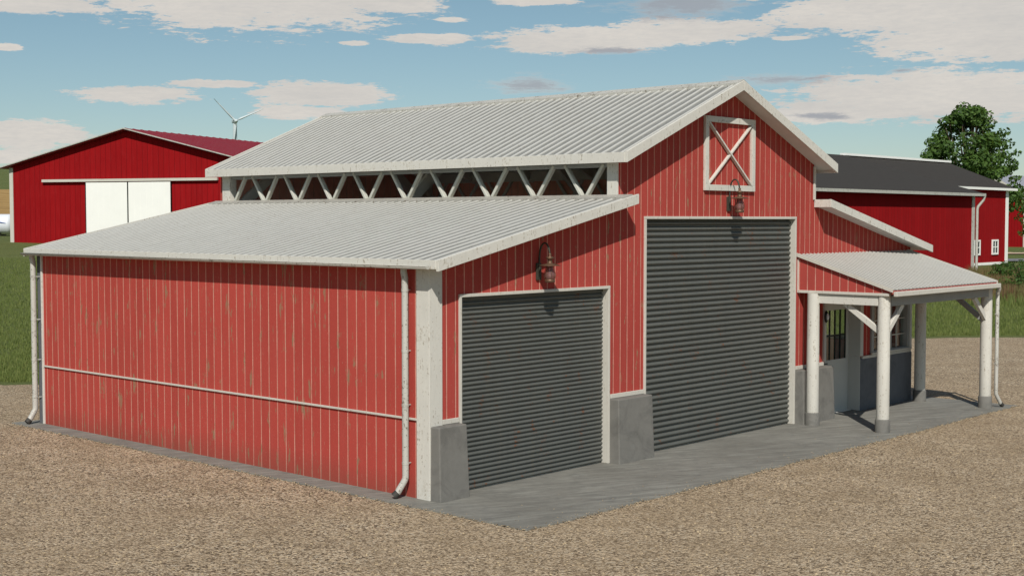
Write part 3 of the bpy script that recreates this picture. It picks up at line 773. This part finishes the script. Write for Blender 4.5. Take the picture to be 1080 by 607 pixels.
part('porch_beam', 'beam_grey', [(9.76, 13.94, -1.78, -1.63, 2.26, 2.445)])  # front beam greyed in its colour to stand for shade under the eave
part('gutter', 'white_trim', [(PX0 - .02, PX1 + .16, -2.0, -1.93, zp(-1.93) - .115, zp(-1.93) - .028)], .01)
cols = [(9.55, -.33, 3), (9.64, -1.70, 2), (14.04, -.28, 1), (14.03, -1.70, 0)]
for cx, cy, _ in cols:
    base = 0.0
    zt_ = 2.447
    prof = [(.112, .235), (.115, .245), (.115, 1.2), (.110, zt_ + .0)]
    g = MB().lathe((cx, cy, 0), prof, 28); g.add([(cx + .110 * cos(2 * pi * k / 28), cy + .110 * sin(2 * pi * k / 28), zt_) for k in range(28)], [tuple(range(28))])
    col = g.build('porch_column', 'white_wood', barn)
    g = MB().lathe((cx, cy, 0), [(.136, -.02), (.134, .215), (.124, .24), (.05, .241)], 28); g.build('column_base', 'pier_concrete', col)
def brace(a, b, mat='white_wood'): MB().bar(a, b, .07, .10, (0, 0, 1)).build('porch_brace', mat, barn, .005)
brace((9.66, -.93, 2.28), (9.66, -1.62, 1.80)); brace((9.74, -1.70, 1.78), (10.33, -1.70, 2.27)); brace((14.0, -1.70, 1.78), (13.40, -1.70, 2.27)); brace((14.04, -1.62, 1.78), (14.04, -.98, 2.28), 'beam_grey')  # last brace takes the same shade grey as the front beam
downpipe(14.19, -1.86, zp(-1.93) - .10, None, (.75, -.35, 0), gx=(14.02, -1.96), bdir=(-1, 0, 0), brackets=(1.9, .9), rad=.038)

# ------------------------------------------------------------------ wall lanterns
def lantern(x, z, label, first=None):
    root = thing('wall_lantern', (x, -.001, z), label, 'lamp', 'lanterns above the roller doors')
    return root
def build_lantern(x, z, label):
    root = lantern(x, z, label)   # z = bottom of lamp body
    cy = -.21
    MB().box(x - .045, x + .045, -.03, -.001, z + .02, z + .26).build('back_plate', 'verdigris', root, .008)
    pts = [(x, -.03, z + .12)]
    for k in range(15):
        a = pi * (1.0 - k / 14 * 1.0)
        pts.append((x, -.03 - (.09 - .09 * cos(pi * k / 14)) , z + .34 + .20 * sin(pi * k / 14 * .98)))
    pts.append((x, cy, z + .36))
    MB().tube(pts, .013, 8).build('arm', 'verdigris', root)
    MB().lathe((x, cy, z), [(.0, .40), (.018, .395), (.022, .375), (.012, .36), (.05, .345), (.055, .33), (.028, .315), (.03, .285), (.035, .26), (.135, .235), (.142, .228), (.13, .226), (.0, .228)], 24).build('shade', 'copper', root)
    MB().lathe((x, cy, z), [(.042, .225), (.046, .19), (.058, .14), (.070, .10), (.066, .06), (.05, .035)], 20).build('lamp_glass', 'lamp_glass', root)
    g = MB().lathe((x, cy, z), [(.0, -.005), (.062, -.005), (.068, .005), (.068, .035), (.060, .042), (.0, .042)], 20)
    for k in range(6):
        a = 2 * pi * k / 6; c, s_ = cos(a), sin(a)
        g.tube([(x + .064 * c, cy + .064 * s_, z + .03), (x + .078 * c, cy + .078 * s_, z + .10), (x + .060 * c, cy + .060 * s_, z + .16), (x + .048 * c, cy + .048 * s_, z + .228)], .004, 5)
    g.build('cage', 'copper', root)
    MB().lathe((x, cy, z), [(.0, .05), (.014, .05), (.018, .09), (.022, .12), (.014, .155), (.0, .165)], 12).build('bulb', 'clean_white', root)
    return root
l1 = build_lantern(2.21, 2.90, 'aged copper gooseneck lantern above the smaller left roller door')
for _o in list(l1.children): pass
l1.scale = (1.12, 1.12, 1.05)
l2 = l1.copy(); C.objects.link(l2); l2.location = (7.19, -.001, 3.93); l2['label'] = 'aged copper gooseneck lantern above the tall roller door, under the white loft hatch'
for ch in list(l1.children):
    c = ch.copy(); C.objects.link(c); c.parent = l2
bl = thing('bulkhead_light', (10.525, -.036, 1.95), 'small black oval light mounted beside the glass of the porch door', 'lamp')
g = MB().lathe((0, 0, 0), [(.0, .0), (.075, .0), (.08, .012), (.07, .03), (.045, .04)], 20)
g.v = [(10.525 + p[0] * .72, -.036 - p[2], 1.95 + p[1] * 1.5) for p in g.v]; g.build('housing', 'black_paint', bl)
g = MB().lathe((0, 0, 0), [(.045, .038), (.035, .06), (.015, .07), (0, .072)], 16)
g.v = [(10.525 + p[0] * .72, -.036 - p[2], 1.95 + p[1] * 1.5) for p in g.v]; g.build('lens', 'tank_white', bl)

# ------------------------------------------------------------------ background barns
def local_child(g, name, mat, root, bevel=0, sub=None):
    o = g.build(name, mat, None, bevel); o.parent = sub or root; return o
def gable_barn(loc, rotz, Wd, peak_s, eave, peak, length, label, roofmat, doors, name='barn', rk=-.07):
    """gable end faces local -y; local x runs along it"""
    root = thing(name, loc, label, 'barn', rotz=rotz)
    t_ = .15
    g = MB().prism_y([(0, -1.2), (Wd, -1.2), (Wd, eave), (peak_s, peak), (0, eave)], 0, t_)
    local_child(g, 'front_wall', 'far_red', root)
    g = MB().box(0, t_, t_ + .001, length, -1.2, eave); local_child(g, 'side_wall', 'far_red', root)
    g = MB().box(Wd - t_, Wd, t_ + .001, length, -1.2, eave); local_child(g, 'side_wall', 'far_red', root)
    g = MB().prism_y([(t_, -1.2), (Wd - t_, -1.2), (Wd - t_, eave), (peak_s, peak - .03), (t_, eave)], length - t_, length - .001); local_child(g, 'back_wall', 'far_red', root)
    ov = .45; sl = (peak - eave) / peak_s
    for sg in (0, 1):
        xa = -ov if sg == 0 else Wd + ov; za = eave - sl * ov
        g = MB().hexa([(xa, -.5, za + .02), (peak_s, -.5, peak + .02), (peak_s, length + .3, peak + .02), (xa, length + .3, za + .02),
                       (xa, -.5, za + .12), (peak_s, -.5, peak + .12), (peak_s, length + .3, peak + .12), (xa, length + .3, za + .12)])
        r = local_child(g, 'roof', roofmat, root)
        g = MB()
        nrib = int(length / .9)
        for k in range(nrib):
            yy = -.3 + k * .9; g.bar((xa, yy, za + .13), (peak_s, yy, peak + .13), .05, .05)
        local_child(g, 'roof_ribs', roofmat, root, sub=r)
        g = MB().hexa([(xa, -.56, za - rk), (peak_s, -.56, peak - rk), (peak_s, -.502, peak - rk), (xa, -.502, za - rk),
                       (xa, -.56, za + .14), (peak_s, -.56, peak + .14), (peak_s, -.502, peak + .14), (xa, -.502, za + .14)])
        local_child(g, 'rake_trim', 'white_trim' if rk > 0 else 'gutter_metal', root)
    for s in (-.04, Wd - .26):
        local_child(MB().box(s, s + .30, -.05, .3, -1.2, eave - .02), 'corner_trim', 'white_trim', root)
    if doors:
        a, m_, b, zt = doors
        for p, q in ((a, m_ - .05), (m_ + .05, b)):
            d_ = local_child(MB().box(p, q, -.16, -.08, -.1, zt), 'sliding_door', 'clean_white', root)
            g = MB()
            local_child(MB().box(p - .07, p - .005, -.17, -.07, -.1, zt), 'door_edge', 'dark_iron', root, sub=d_)
            local_child(MB().box(q + .005, q + .05, -.17, -.07, -.1, zt), 'door_edge', 'dark_iron', root, sub=d_)
            for k in range(1, 7): xx = p + (q - p) * k / 7; g.box(xx - .012, xx + .012, -.164, -.158, 0, zt - .02)
            local_child(g, 'door_ribs', 'clean_white', root, sub=d_)
        local_child(MB().box(a - 3.62, b + 3.62, -.22, -.06, zt + .06, zt + .24), 'door_track', 'white_trim', root)
    return root
gable_barn((33.69, 76.91, 2.34), R(-67.38), 19.6, 9.8, 5.1, 7.48, 32, 'bright red barn far behind on the left, with white double sliding doors', 'maroon_roof', (6.45, 9.82, 13.18, 4.0), 'sliding_door_barn')
fb = gable_barn((167.8, 68.1, .2), R(-89), 9, 4.5, 6.7, 9.7, 30, 'distant red barn with a pale grey roof at the right edge, behind the small tree', 'pale_roof', None, 'pale_roofed_barn', .6)
# long dark-roofed barn in two sections
db = thing('dark_roofed_barn', (80, 40, 0), 'long dark red barn with a dark grey roof and white gutter behind the porch', 'barn')
def pt(name, mat, g, parent=None): return g.build(name, mat, parent or db)
xl, xr, yf, yb_, ze_, zr_, yr = 56, 84.6, 29.6, 51.6, 5.75, 8.84, 40.6
g = MB().prism_x([(yf, -.5), (yb_, -.5), (yb_, ze_), (yr, zr_ - .06), (yf, ze_)], xl, xr); pt('wall', 'far_red', g)
for sg, ye in ((-1, yf - .5), (1, yb_ + .5)):
    sl = (zr_ - 5.66) / (yr - 29.1); zE = zr_ - abs(yr - ye) * sl
    g = MB().hexa([(xl - .5, ye, zE), (xr + .5, ye, zE), (xr + .5, yr, zr_), (xl - .5, yr, zr_), (xl - .5, ye, zE + .12), (xr + .5, ye, zE + .12), (xr + .5, yr, zr_ + .12), (xl - .5, yr, zr_ + .12)]); pt('roof', 'dark_shingle', g)
x2, yf2, yb2, ze2 = 103.3, 34.8, 46.4, 6.5
g = MB().prism_x([(yf2, -.5), (yb2, -.5), (yb2, ze2), (yr, zr_ - .12), (yf2, ze2)], xr + .001, x2); pt('wall', 'far_red', g)
for ye in (yf2 - .35, yb2 + .35):
    g = MB().hexa([(xr + .52, ye, 6.40), (x2 + .8, ye, 6.40), (x2 + .8, yr, zr_ - .04), (xr + .52, yr, zr_ - .04), (xr + .52, ye, 6.52), (x2 + .8, ye, 6.52), (x2 + .8, yr, zr_ + .08), (xr + .52, yr, zr_ + .08)]); pt('roof', 'dark_shingle', g)
pt('ridge_cap', 'clean_white', MB().box(xr + .3, x2 + .8, yr - .25, yr + .25, zr_ + .09, zr_ + .27))
pt('gutter', 'clean_white', MB().box(xr + 3.0, x2 + .9, yf2 - .48, yf2 - .352, 6.32, 6.52))
pt('gutter', 'gutter_metal', MB().box(xl - .5, xr + .6, yf - .64, yf - .505, 5.55, 5.75))
pt('corner_trim', 'gutter_metal', MB().box(xr - .42, xr + .03, yf - .05, yf + .3, 0, 5.6))
pt('corner_trim', 'clean_white', MB().box(x2 - .5, x2 + .05, yf2 - .05, yf2 + .3, 0, 6.35))
pt('base_trim', 'clean_white', MB().box(xr + .1, x2 - .51, yf2 - .06, yf2 - .001, .0, .22))
pt('downpipe', 'gutter_metal', MB().tube([(xr + .5, yf - .58, 5.6), (xr + .48, yf - .5, 5.3), (xr + .22, yf - .2, 4.8), (xr + .2, yf - .15, 4.6), (xr + .2, yf - .15, 0)], .10, 10))
for xx in (97.0, 100.65):
    f_ = MB(); a, b, c_, d_ = xx - .62, xx + .62, .86, 2.14
    f_.box(a, b, yf2 - .10, yf2 - .002, c_, c_ + .14).box(a, b, yf2 - .10, yf2 - .002, d_ - .14, d_).box(a, a + .14, yf2 - .099, yf2 - .002, c_ + .14, d_ - .14).box(b - .14, b, yf2 - .099, yf2 - .002, c_ + .14, d_ - .14)
    f_.box(xx - .04, xx + .04, yf2 - .09, yf2 - .002, c_ + .14, d_ - .14).box(a + .14, b - .14, yf2 - .088, yf2 - .002, 1.47, 1.54)
    f_ = pt('window', 'clean_white', f_); pt('pane', 'dark_pane', MB().box(a + .14, b - .14, yf2 - .05, yf2 - .003, c_ + .14, d_ - .14), f_)
# lean-to window row etc. are hidden; farm lane and dirt path on the right
def lane(pts, w, name, mat, dz):
    g = MB(); vs = []
    P = [Vector((a, b, 0)) for a, b in pts]
    for i, p in enumerate(P):
        dd = (P[min(i + 1, len(P) - 1)] - P[max(i - 1, 0)]).normalized(); r = Vector((dd.y, -dd.x, 0))
        for s in (-w / 2, w / 2):
            q = p + r * s; vs.append((q.x, q.y, tz(q.x, q.y) + dz))
    g.add(vs, [(2 * i, 2 * i + 1, 2 * i + 3, 2 * i + 2) for i in range(len(P) - 1)]); return struct(g.build(name, mat))
def ptsline(a, b, n): return [(a[0] + (b[0] - a[0]) * i / n, a[1] + (b[1] - a[1]) * i / n) for i in range(n + 1)]
lane(ptsline((108, 42), (150, 4), 20), 7, 'farm_lane', 'asphalt', .05)
lane(ptsline((132, 52), (172, 8), 20), 6, 'dirt_path', 'dirt_path', .06)

# ------------------------------------------------------------------ wind turbine
wt = thing('wind_turbine', (890, 1229, tz(890, 1229)), 'distant white three-bladed wind turbine behind the left red barn', 'wind turbine')
zb = tz(890, 1229); H_ = 112.6
MB().lathe((890, 1229, 0), [(3.8, zb - 3), (2.9, 50), (2.1, H_ - 2)], 24).build('tower', 'turbine_white', wt)
fdir = Vector((-FH.x, -FH.y, 0)); fdir = (Matrix.Rotation(R(28), 3, 'Z') @ fdir)
side = Vector((-fdir.y, fdir.x, 0)); hub = Vector((890, 1229, H_)) + fdir * 5
MB().bar(Vector((890, 1229, H_)) - fdir * 6, Vector((890, 1229, H_)) + fdir * 3.6, 4, 4).build('nacelle', 'turbine_white', wt, .6)
g = MB(); g.tube([hub - fdir * 1.5, hub, hub + fdir * 1.6, hub + fdir * 2.4], [2.0, 2.1, 1.4, .3], 14); g.build('hub', 'turbine_white', wt)
for k in range(3):
    a = R(140 - 118 * k) if k < 2 else R(262)
    dr = (-side) * 0 + (side * -1) * 0
    dr = RH * cos(a) + Vector((0, 0, 1)) * sin(a)
    dr = (dr - fdir * dr.dot(fdir)).normalized(); wd = fdir.cross(dr)
    g = MB(); st = [(1.5, 1.2, 1.2), (6, 2.5, .8), (14, 1.9, .5), (26, 1.1, .3), (34, .4, .15)]
    vs = []
    for r_, c_, th in st:
        for u, v in ((-.3, 0), (.1, .5), (.7, 0), (.1, -.5)):
            vs.append(hub + dr * r_ + wd * (c_ * u) + fdir * (th * v))
    g.add(vs, [(i * 4 + j, i * 4 + (j + 1) % 4, (i + 1) * 4 + (j + 1) % 4, (i + 1) * 4 + j) for i in range(4) for j in range(4)] + [(0, 1, 2, 3), (19, 18, 17, 16)], True)
    g.build('blade', 'turbine_white', wt)

# ------------------------------------------------------------------ white storage tank at the left edge
tc = C0 + FH * 112 + RH * (-44.2); zt0 = tz(tc.x, tc.y)
tk = thing('storage_tank', (tc.x, tc.y, zt0), 'white cylindrical tank with a blue mark beside the left red barn', 'tank')
prof = [(-3.2, .0), (-3.15, .45), (-3.0, .75), (-2.8, .85), (2.8, .85), (3.0, .75), (3.15, .45), (3.2, 0)]
MB().tube([tc + RH * s + Vector((0, 0, zt0 + .88)) for s, _ in prof], [max(.02, r_) for _, r_ in prof], 28).build('vessel', 'tank_white', tk)
for s in (-2, 2): MB().bar(tc + RH * s - FH * .7 + Vector((0, 0, zt0 + .05)), tc + RH * s + FH * .7 + Vector((0, 0, zt0 + .05)), .4, .5).build('saddle', 'pier_concrete', tk)
g = MB()
wave = [(a + .85, b - .1) for a, b in [(-2.6, .2), (-2.0, .42), (-1.3, .30), (-.7, .46), (0, .34), (.6, .48), (1.3, .3), (1.9, .2)]]
def on(s, h): return tc + RH * s - FH * (sqrt(max(.01, .86 ** 2 - h * h)) + .01) + Vector((0, 0, zt0 + .88 + h))
g.tube([on(a, b) for a, b in wave], [.03, .07, .06, .08, .06, .08, .06, .02], 6); g.tube([on(a + .1, b - .28) for a, b in wave[1:-1]], [.02, .05, .05, .05, .05, .02], 6)
g.build('emblem', 'tank_blue', tk)

# ------------------------------------------------------------------ vegetation
def leaf_clumps(rng, clumps, per, size, flat=.75):
    vs = []; fs = []
    for (cx, cy, cz, r) in clumps:
        for _ in range(int(per * (r ** 2))):
            while True:
                p = Vector((rng.uniform(-1, 1), rng.uniform(-1, 1), rng.uniform(-1, 1)))
                if p.length < 1: break
            p = p.normalized() * (p.length ** .4)
            c = Vector((cx, cy, cz)) + Vector((p.x * r, p.y * r, p.z * r * flat))
            n = (p.normalized() * .8 + Vector((rng.uniform(-1, 1), rng.uniform(-1, 1), rng.uniform(-.4, 1)))).normalized()
            a = n.orthogonal().normalized(); a = Matrix.Rotation(rng.uniform(0, 6.28), 3, n) @ a; b = n.cross(a)
            s = size * rng.uniform(.6, 1.3); o = len(vs)
            vs += [c - a * s * .5, c + b * s * .32, c + a * s * .5, c - b * s * .32]; fs.append((o, o + 1, o + 2, o + 3))
    return vs, fs
def tree(x, y, z0, clumps, label, leafsize, per, trunk_r, height, name='tree', leafmat='tree_leaf', seed=1, limbs=True):
    rng = random.Random(seed)
    root = thing(name, (x, y, z0), label, 'tree')
    g = MB(); pts = [Vector((x, y, z0 - .3))]
    nseg = 7
    for i in range(1, nseg + 1):
        pts.append(Vector((x + rng.uniform(-.12, .12) * i * .5, y + rng.uniform(-.12, .12) * i * .5, z0 + height * .8 * i / nseg)))
    rr = [trunk_r * (1.35 if i == 0 else 1 - .85 * i / nseg) for i in range(nseg + 1)]
    g.tube(pts, rr, 10)
    for c in clumps[::2]:
        cc = Vector(c[:3]); k = rng.randint(2, 5); a = pts[k]
        if cc.z < a.z: a = pts[max(1, k - 2)]
        mid = a.lerp(cc, .5) + Vector((0, 0, -.1 * (cc - a).length))
        g.tube([a, mid, cc], [rr[k] * .55, rr[k] * .3, .03], 6)
    g.build('trunk', 'trunk_bark', root)
    vs, fs = leaf_clumps(rng, clumps, per, leafsize)
    MB().add(vs, fs).build('crown', leafmat, root)
    return root
rng = random.Random(11)
# big tree: clumps laid over a broad irregular crown; u = metres to the right seen from the yard
TX, TY = 132.3, 51.2
cl = []
def crown_clump(u, z, depth, r): 
    p = Vector((TX, TY, 0)) + RH * u + FH * depth; cl.append((p.x, p.y, z, r))
def half(z):     # half width of the crown at height z
    tab = [(3.6, 3.6), (5, 4.6), (7, 5.2), (9, 5.0), (11, 4.2), (13, 3.2), (15, 1.9), (16.1, .9)]
    for (a, b), (c_, d_) in zip(tab, tab[1:]):
        if a <= z <= c_: return b + (d_ - b) * (z - a) / (c_ - a)
    return .5
for _ in range(150):
    z = rng.uniform(4.0, 15.6); hw = half(z); a = rng.uniform(0, 2 * pi); k = rng.uniform(.55, 1.0)
    crown_clump(cos(a) * hw * k + (z - 10) * -.08, z, sin(a) * hw * k * .9, rng.uniform(.5, 1.3))
for u, z, r in [(-.9, 16.2, .8), (.4, 15.7, .9), (1.9, 15.3, .8), (2.2, 14.4, .8), (-2.9, 14.6, .6), (3.9, 13.5, .7), (4.3, 12.2, .8), (-4.5, 10.8, .7), (-5.1, 9.3, .5), (5.0, 9.8, .8), (5.4, 8.3, .7), (5.6, 6.6, .8), (-4.8, 8.2, .8), (4.9, 11.1, .5), (5.8, 5.2, .7)]:
    crown_clump(u, z, rng.uniform(-1, 1), r)
tree(TX, TY, 0, cl, 'big green leafy tree rising behind the dark roofed barn', .42, 115, .5, 14, seed=3)
sx, sy = 137.0, 46.3
cl2 = [(sx + rng.uniform(-1.1, 1.1), sy + rng.uniform(-1.1, 1.1), rng.uniform(2.2, 5.2), rng.uniform(.4, .7)) for _ in range(13)]
tree(sx, sy, 0, cl2, 'small tree in front of the distant pale roofed barn at the right edge', .34, 90, .12, 5.5, seed=5)
def shrub(x, y, r, h, label, seed, grp=None):
    rng = random.Random(seed); z0 = tz(x, y) - .06
    root = thing('shrub', (x, y, z0), label, 'shrub', grp)
    g = MB()
    for _ in range(9):
        a = rng.uniform(0, 6.28); g.tube([(x, y, z0 - .05), (x + cos(a) * r * .4, y + sin(a) * r * .4, z0 + h * .5), (x + cos(a) * r * .7, y + sin(a) * r * .7, z0 + h * .8)], [.03, .02, .008], 5)
    g.build('stems', 'trunk_bark', root)
    cl = []
    for _ in range(26):
        a = rng.uniform(0, 6.28); k = rng.uniform(0, .75) * r; zz = rng.uniform(.15, .85) * h * (1 - .35 * (k / r) ** 2)
        cl.append((x + cos(a) * k, y + sin(a) * k, z0 + zz, rng.uniform(.22, .36) * min(r, h)))
    vs, fs = leaf_clumps(rng, cl, 420 / max(.3, r * h * .5), .13)
    MB().add(vs, fs).build('foliage', 'bush_leaf', root)
shrub(58.6, 15.4, 1.45, 1.9, 'larger green shrub among tall weeds right of the porch, at the frame edge', 21)
shrub(53.4, 15.3, .75, .85, 'low green shrub beside the porch corner, nearer than the larger one', 22)
shrub(73.0, 22.6, .9, 1.3, 'green shrub farthest back, below the dark roofed barn windows', 23)

def blades(n, sampler, hmin, hmax, w, name, mat, label, cat, seed, lean=.35, dz=-.08, tuft=3, tr=.05):
    rng = random.Random(seed); vs = []; fs = []
    for _ in range(n):
        x, y = sampler(rng); z = tz(x, y) + dz
        for _k in range(tuft):
            xx = x + rng.uniform(-tr, tr); yy = y + rng.uniform(-tr, tr)
            h = rng.uniform(hmin, hmax); a = rng.uniform(0, 6.28); c, s = cos(a) * w / 2, sin(a) * w / 2
            l = lean * h * rng.random(); b = rng.uniform(0, 6.28); lx, ly = cos(b) * l, sin(b) * l; o = len(vs)
            vs += [(xx - c, yy - s, z), (xx + c, yy + s, z), (xx + lx, yy + ly, z + h)]; fs.append((o, o + 1, o + 2))
    return stuff(MB().add(vs, fs).build(name, mat), label, cat)
def samp(s0, s1, d0, d1, edge=False, power=1.0):
    def f(rng):
        while True:
            # density falls with distance
            dd = d0 + (d1 - d0) * rng.random() ** power
            s = (s0 + (s1 - s0) * rng.random()) * (dd if not edge else 1)
            e = edge_depth(s)
            if edge: dd = e + abs(rng.gauss(0, .5)) - .35
            if dd < e - .3: continue
            p = C0 + FH * dd + RH * s
            return p.x, p.y
    return f
blades(26000, samp(-.44, -.26, 32, 78, power=1.4), .05, .16, .035, 'grass', 'grass_blade', 'short green grass on the slope left of the barn', 'grass', 31)
blades(24000, samp(.22, .46, 44, 95, power=1.2), .06, .2, .04, 'grass', 'grass_blade', 'short green grass beyond the gravel right of the porch', 'grass', 32)
blades(2200, samp(-20, -9, 0, 0, edge=True), .03, .12, .025, 'grass', 'grass_blade', 'thin fringe of grass where gravel ends on the left', 'grass', 33)
blades(2600, samp(8, 24, 0, 0, edge=True), .03, .12, .03, 'grass', 'grass_blade', 'thin fringe of grass where gravel ends on the right', 'grass', 34)
blades(5000, samp(.335, .47, 60, 96), .2, .6, .05, 'grass', 'grass_blade', 'longer green grass mixed with the brown weeds', 'grass', 36)
def weeds(rng):
    while True:
        dd = rng.uniform(63, 98); s = dd * rng.uniform(.335, .47); p = C0 + FH * dd + RH * s
        if mnoise.noise(Vector((p.x * .22, p.y * .22, 7))) > -.18: return p.x, p.y
blades(6500, weeds, .25, .8, .05, 'weeds', 'weed_blade', 'tall reddish brown weeds standing in the grass on the right', 'weeds', 35, .3, tuft=3, tr=.12)

# loose stones: over the near gravel and kicked up along the edges of the concrete
def stone_mat():
    m, t = material('stone'); r = t.node('ShaderNodeNewGeometry').outputs['Random Per Island']
    finish(t, t.mix(r, lin(92, 76, 56), lin(186, 166, 134)), .9, 0, None, .2); M['stone'] = m
stone_mat()
rng = random.Random(77); g = MB()
def stone(x, y, z, r):
    q = [Vector((rng.gauss(0, 1), rng.gauss(0, 1), rng.gauss(0, .7))) for _ in range(1)]
    a = rng.uniform(0, 6.28); vs = []
    for k in range(5): vs.append((x + cos(a + k * 1.257) * r * rng.uniform(.7, 1.2), y + sin(a + k * 1.257) * r * rng.uniform(.7, 1.2), z + r * rng.uniform(.0, .25)))
    vs.append((x + rng.uniform(-.3, .3) * r, y + rng.uniform(-.3, .3) * r, z + r * rng.uniform(.55, .9)))
    g.add(vs, [(k, (k + 1) % 5, 5) for k in range(5)])
for _ in range(14000):
    dd = 12.5 + 16 * rng.random() ** 1.5; s = dd * rng.uniform(-.42, .42); p = C0 + FH * dd + RH * s
    if -.45 < p.x < 14.9 and p.y > -2.2: continue
    stone(p.x, p.y, -.022, rng.uniform(.006, .019))
for _ in range(1500):
    u = rng.uniform(-.4, 14.8); stone(u, -2.12 + rng.gauss(0, .07), .0 if rng.random() < .0 else -.006, rng.uniform(.006, .016))
for _ in range(900):
    v = rng.uniform(-2.1, 10.8); stone(-.40 + rng.gauss(0, .05), v, -.006, rng.uniform(.006, .016))
for _ in range(160):
    u = rng.uniform(-.3, 14.5); stone(u, -2.1 + abs(rng.gauss(0, .45)), .0, rng.uniform(.005, .012))
stuff(g.build('gravel_stones', 'stone'), 'loose tan stones lying over the gravel yard', 'gravel')
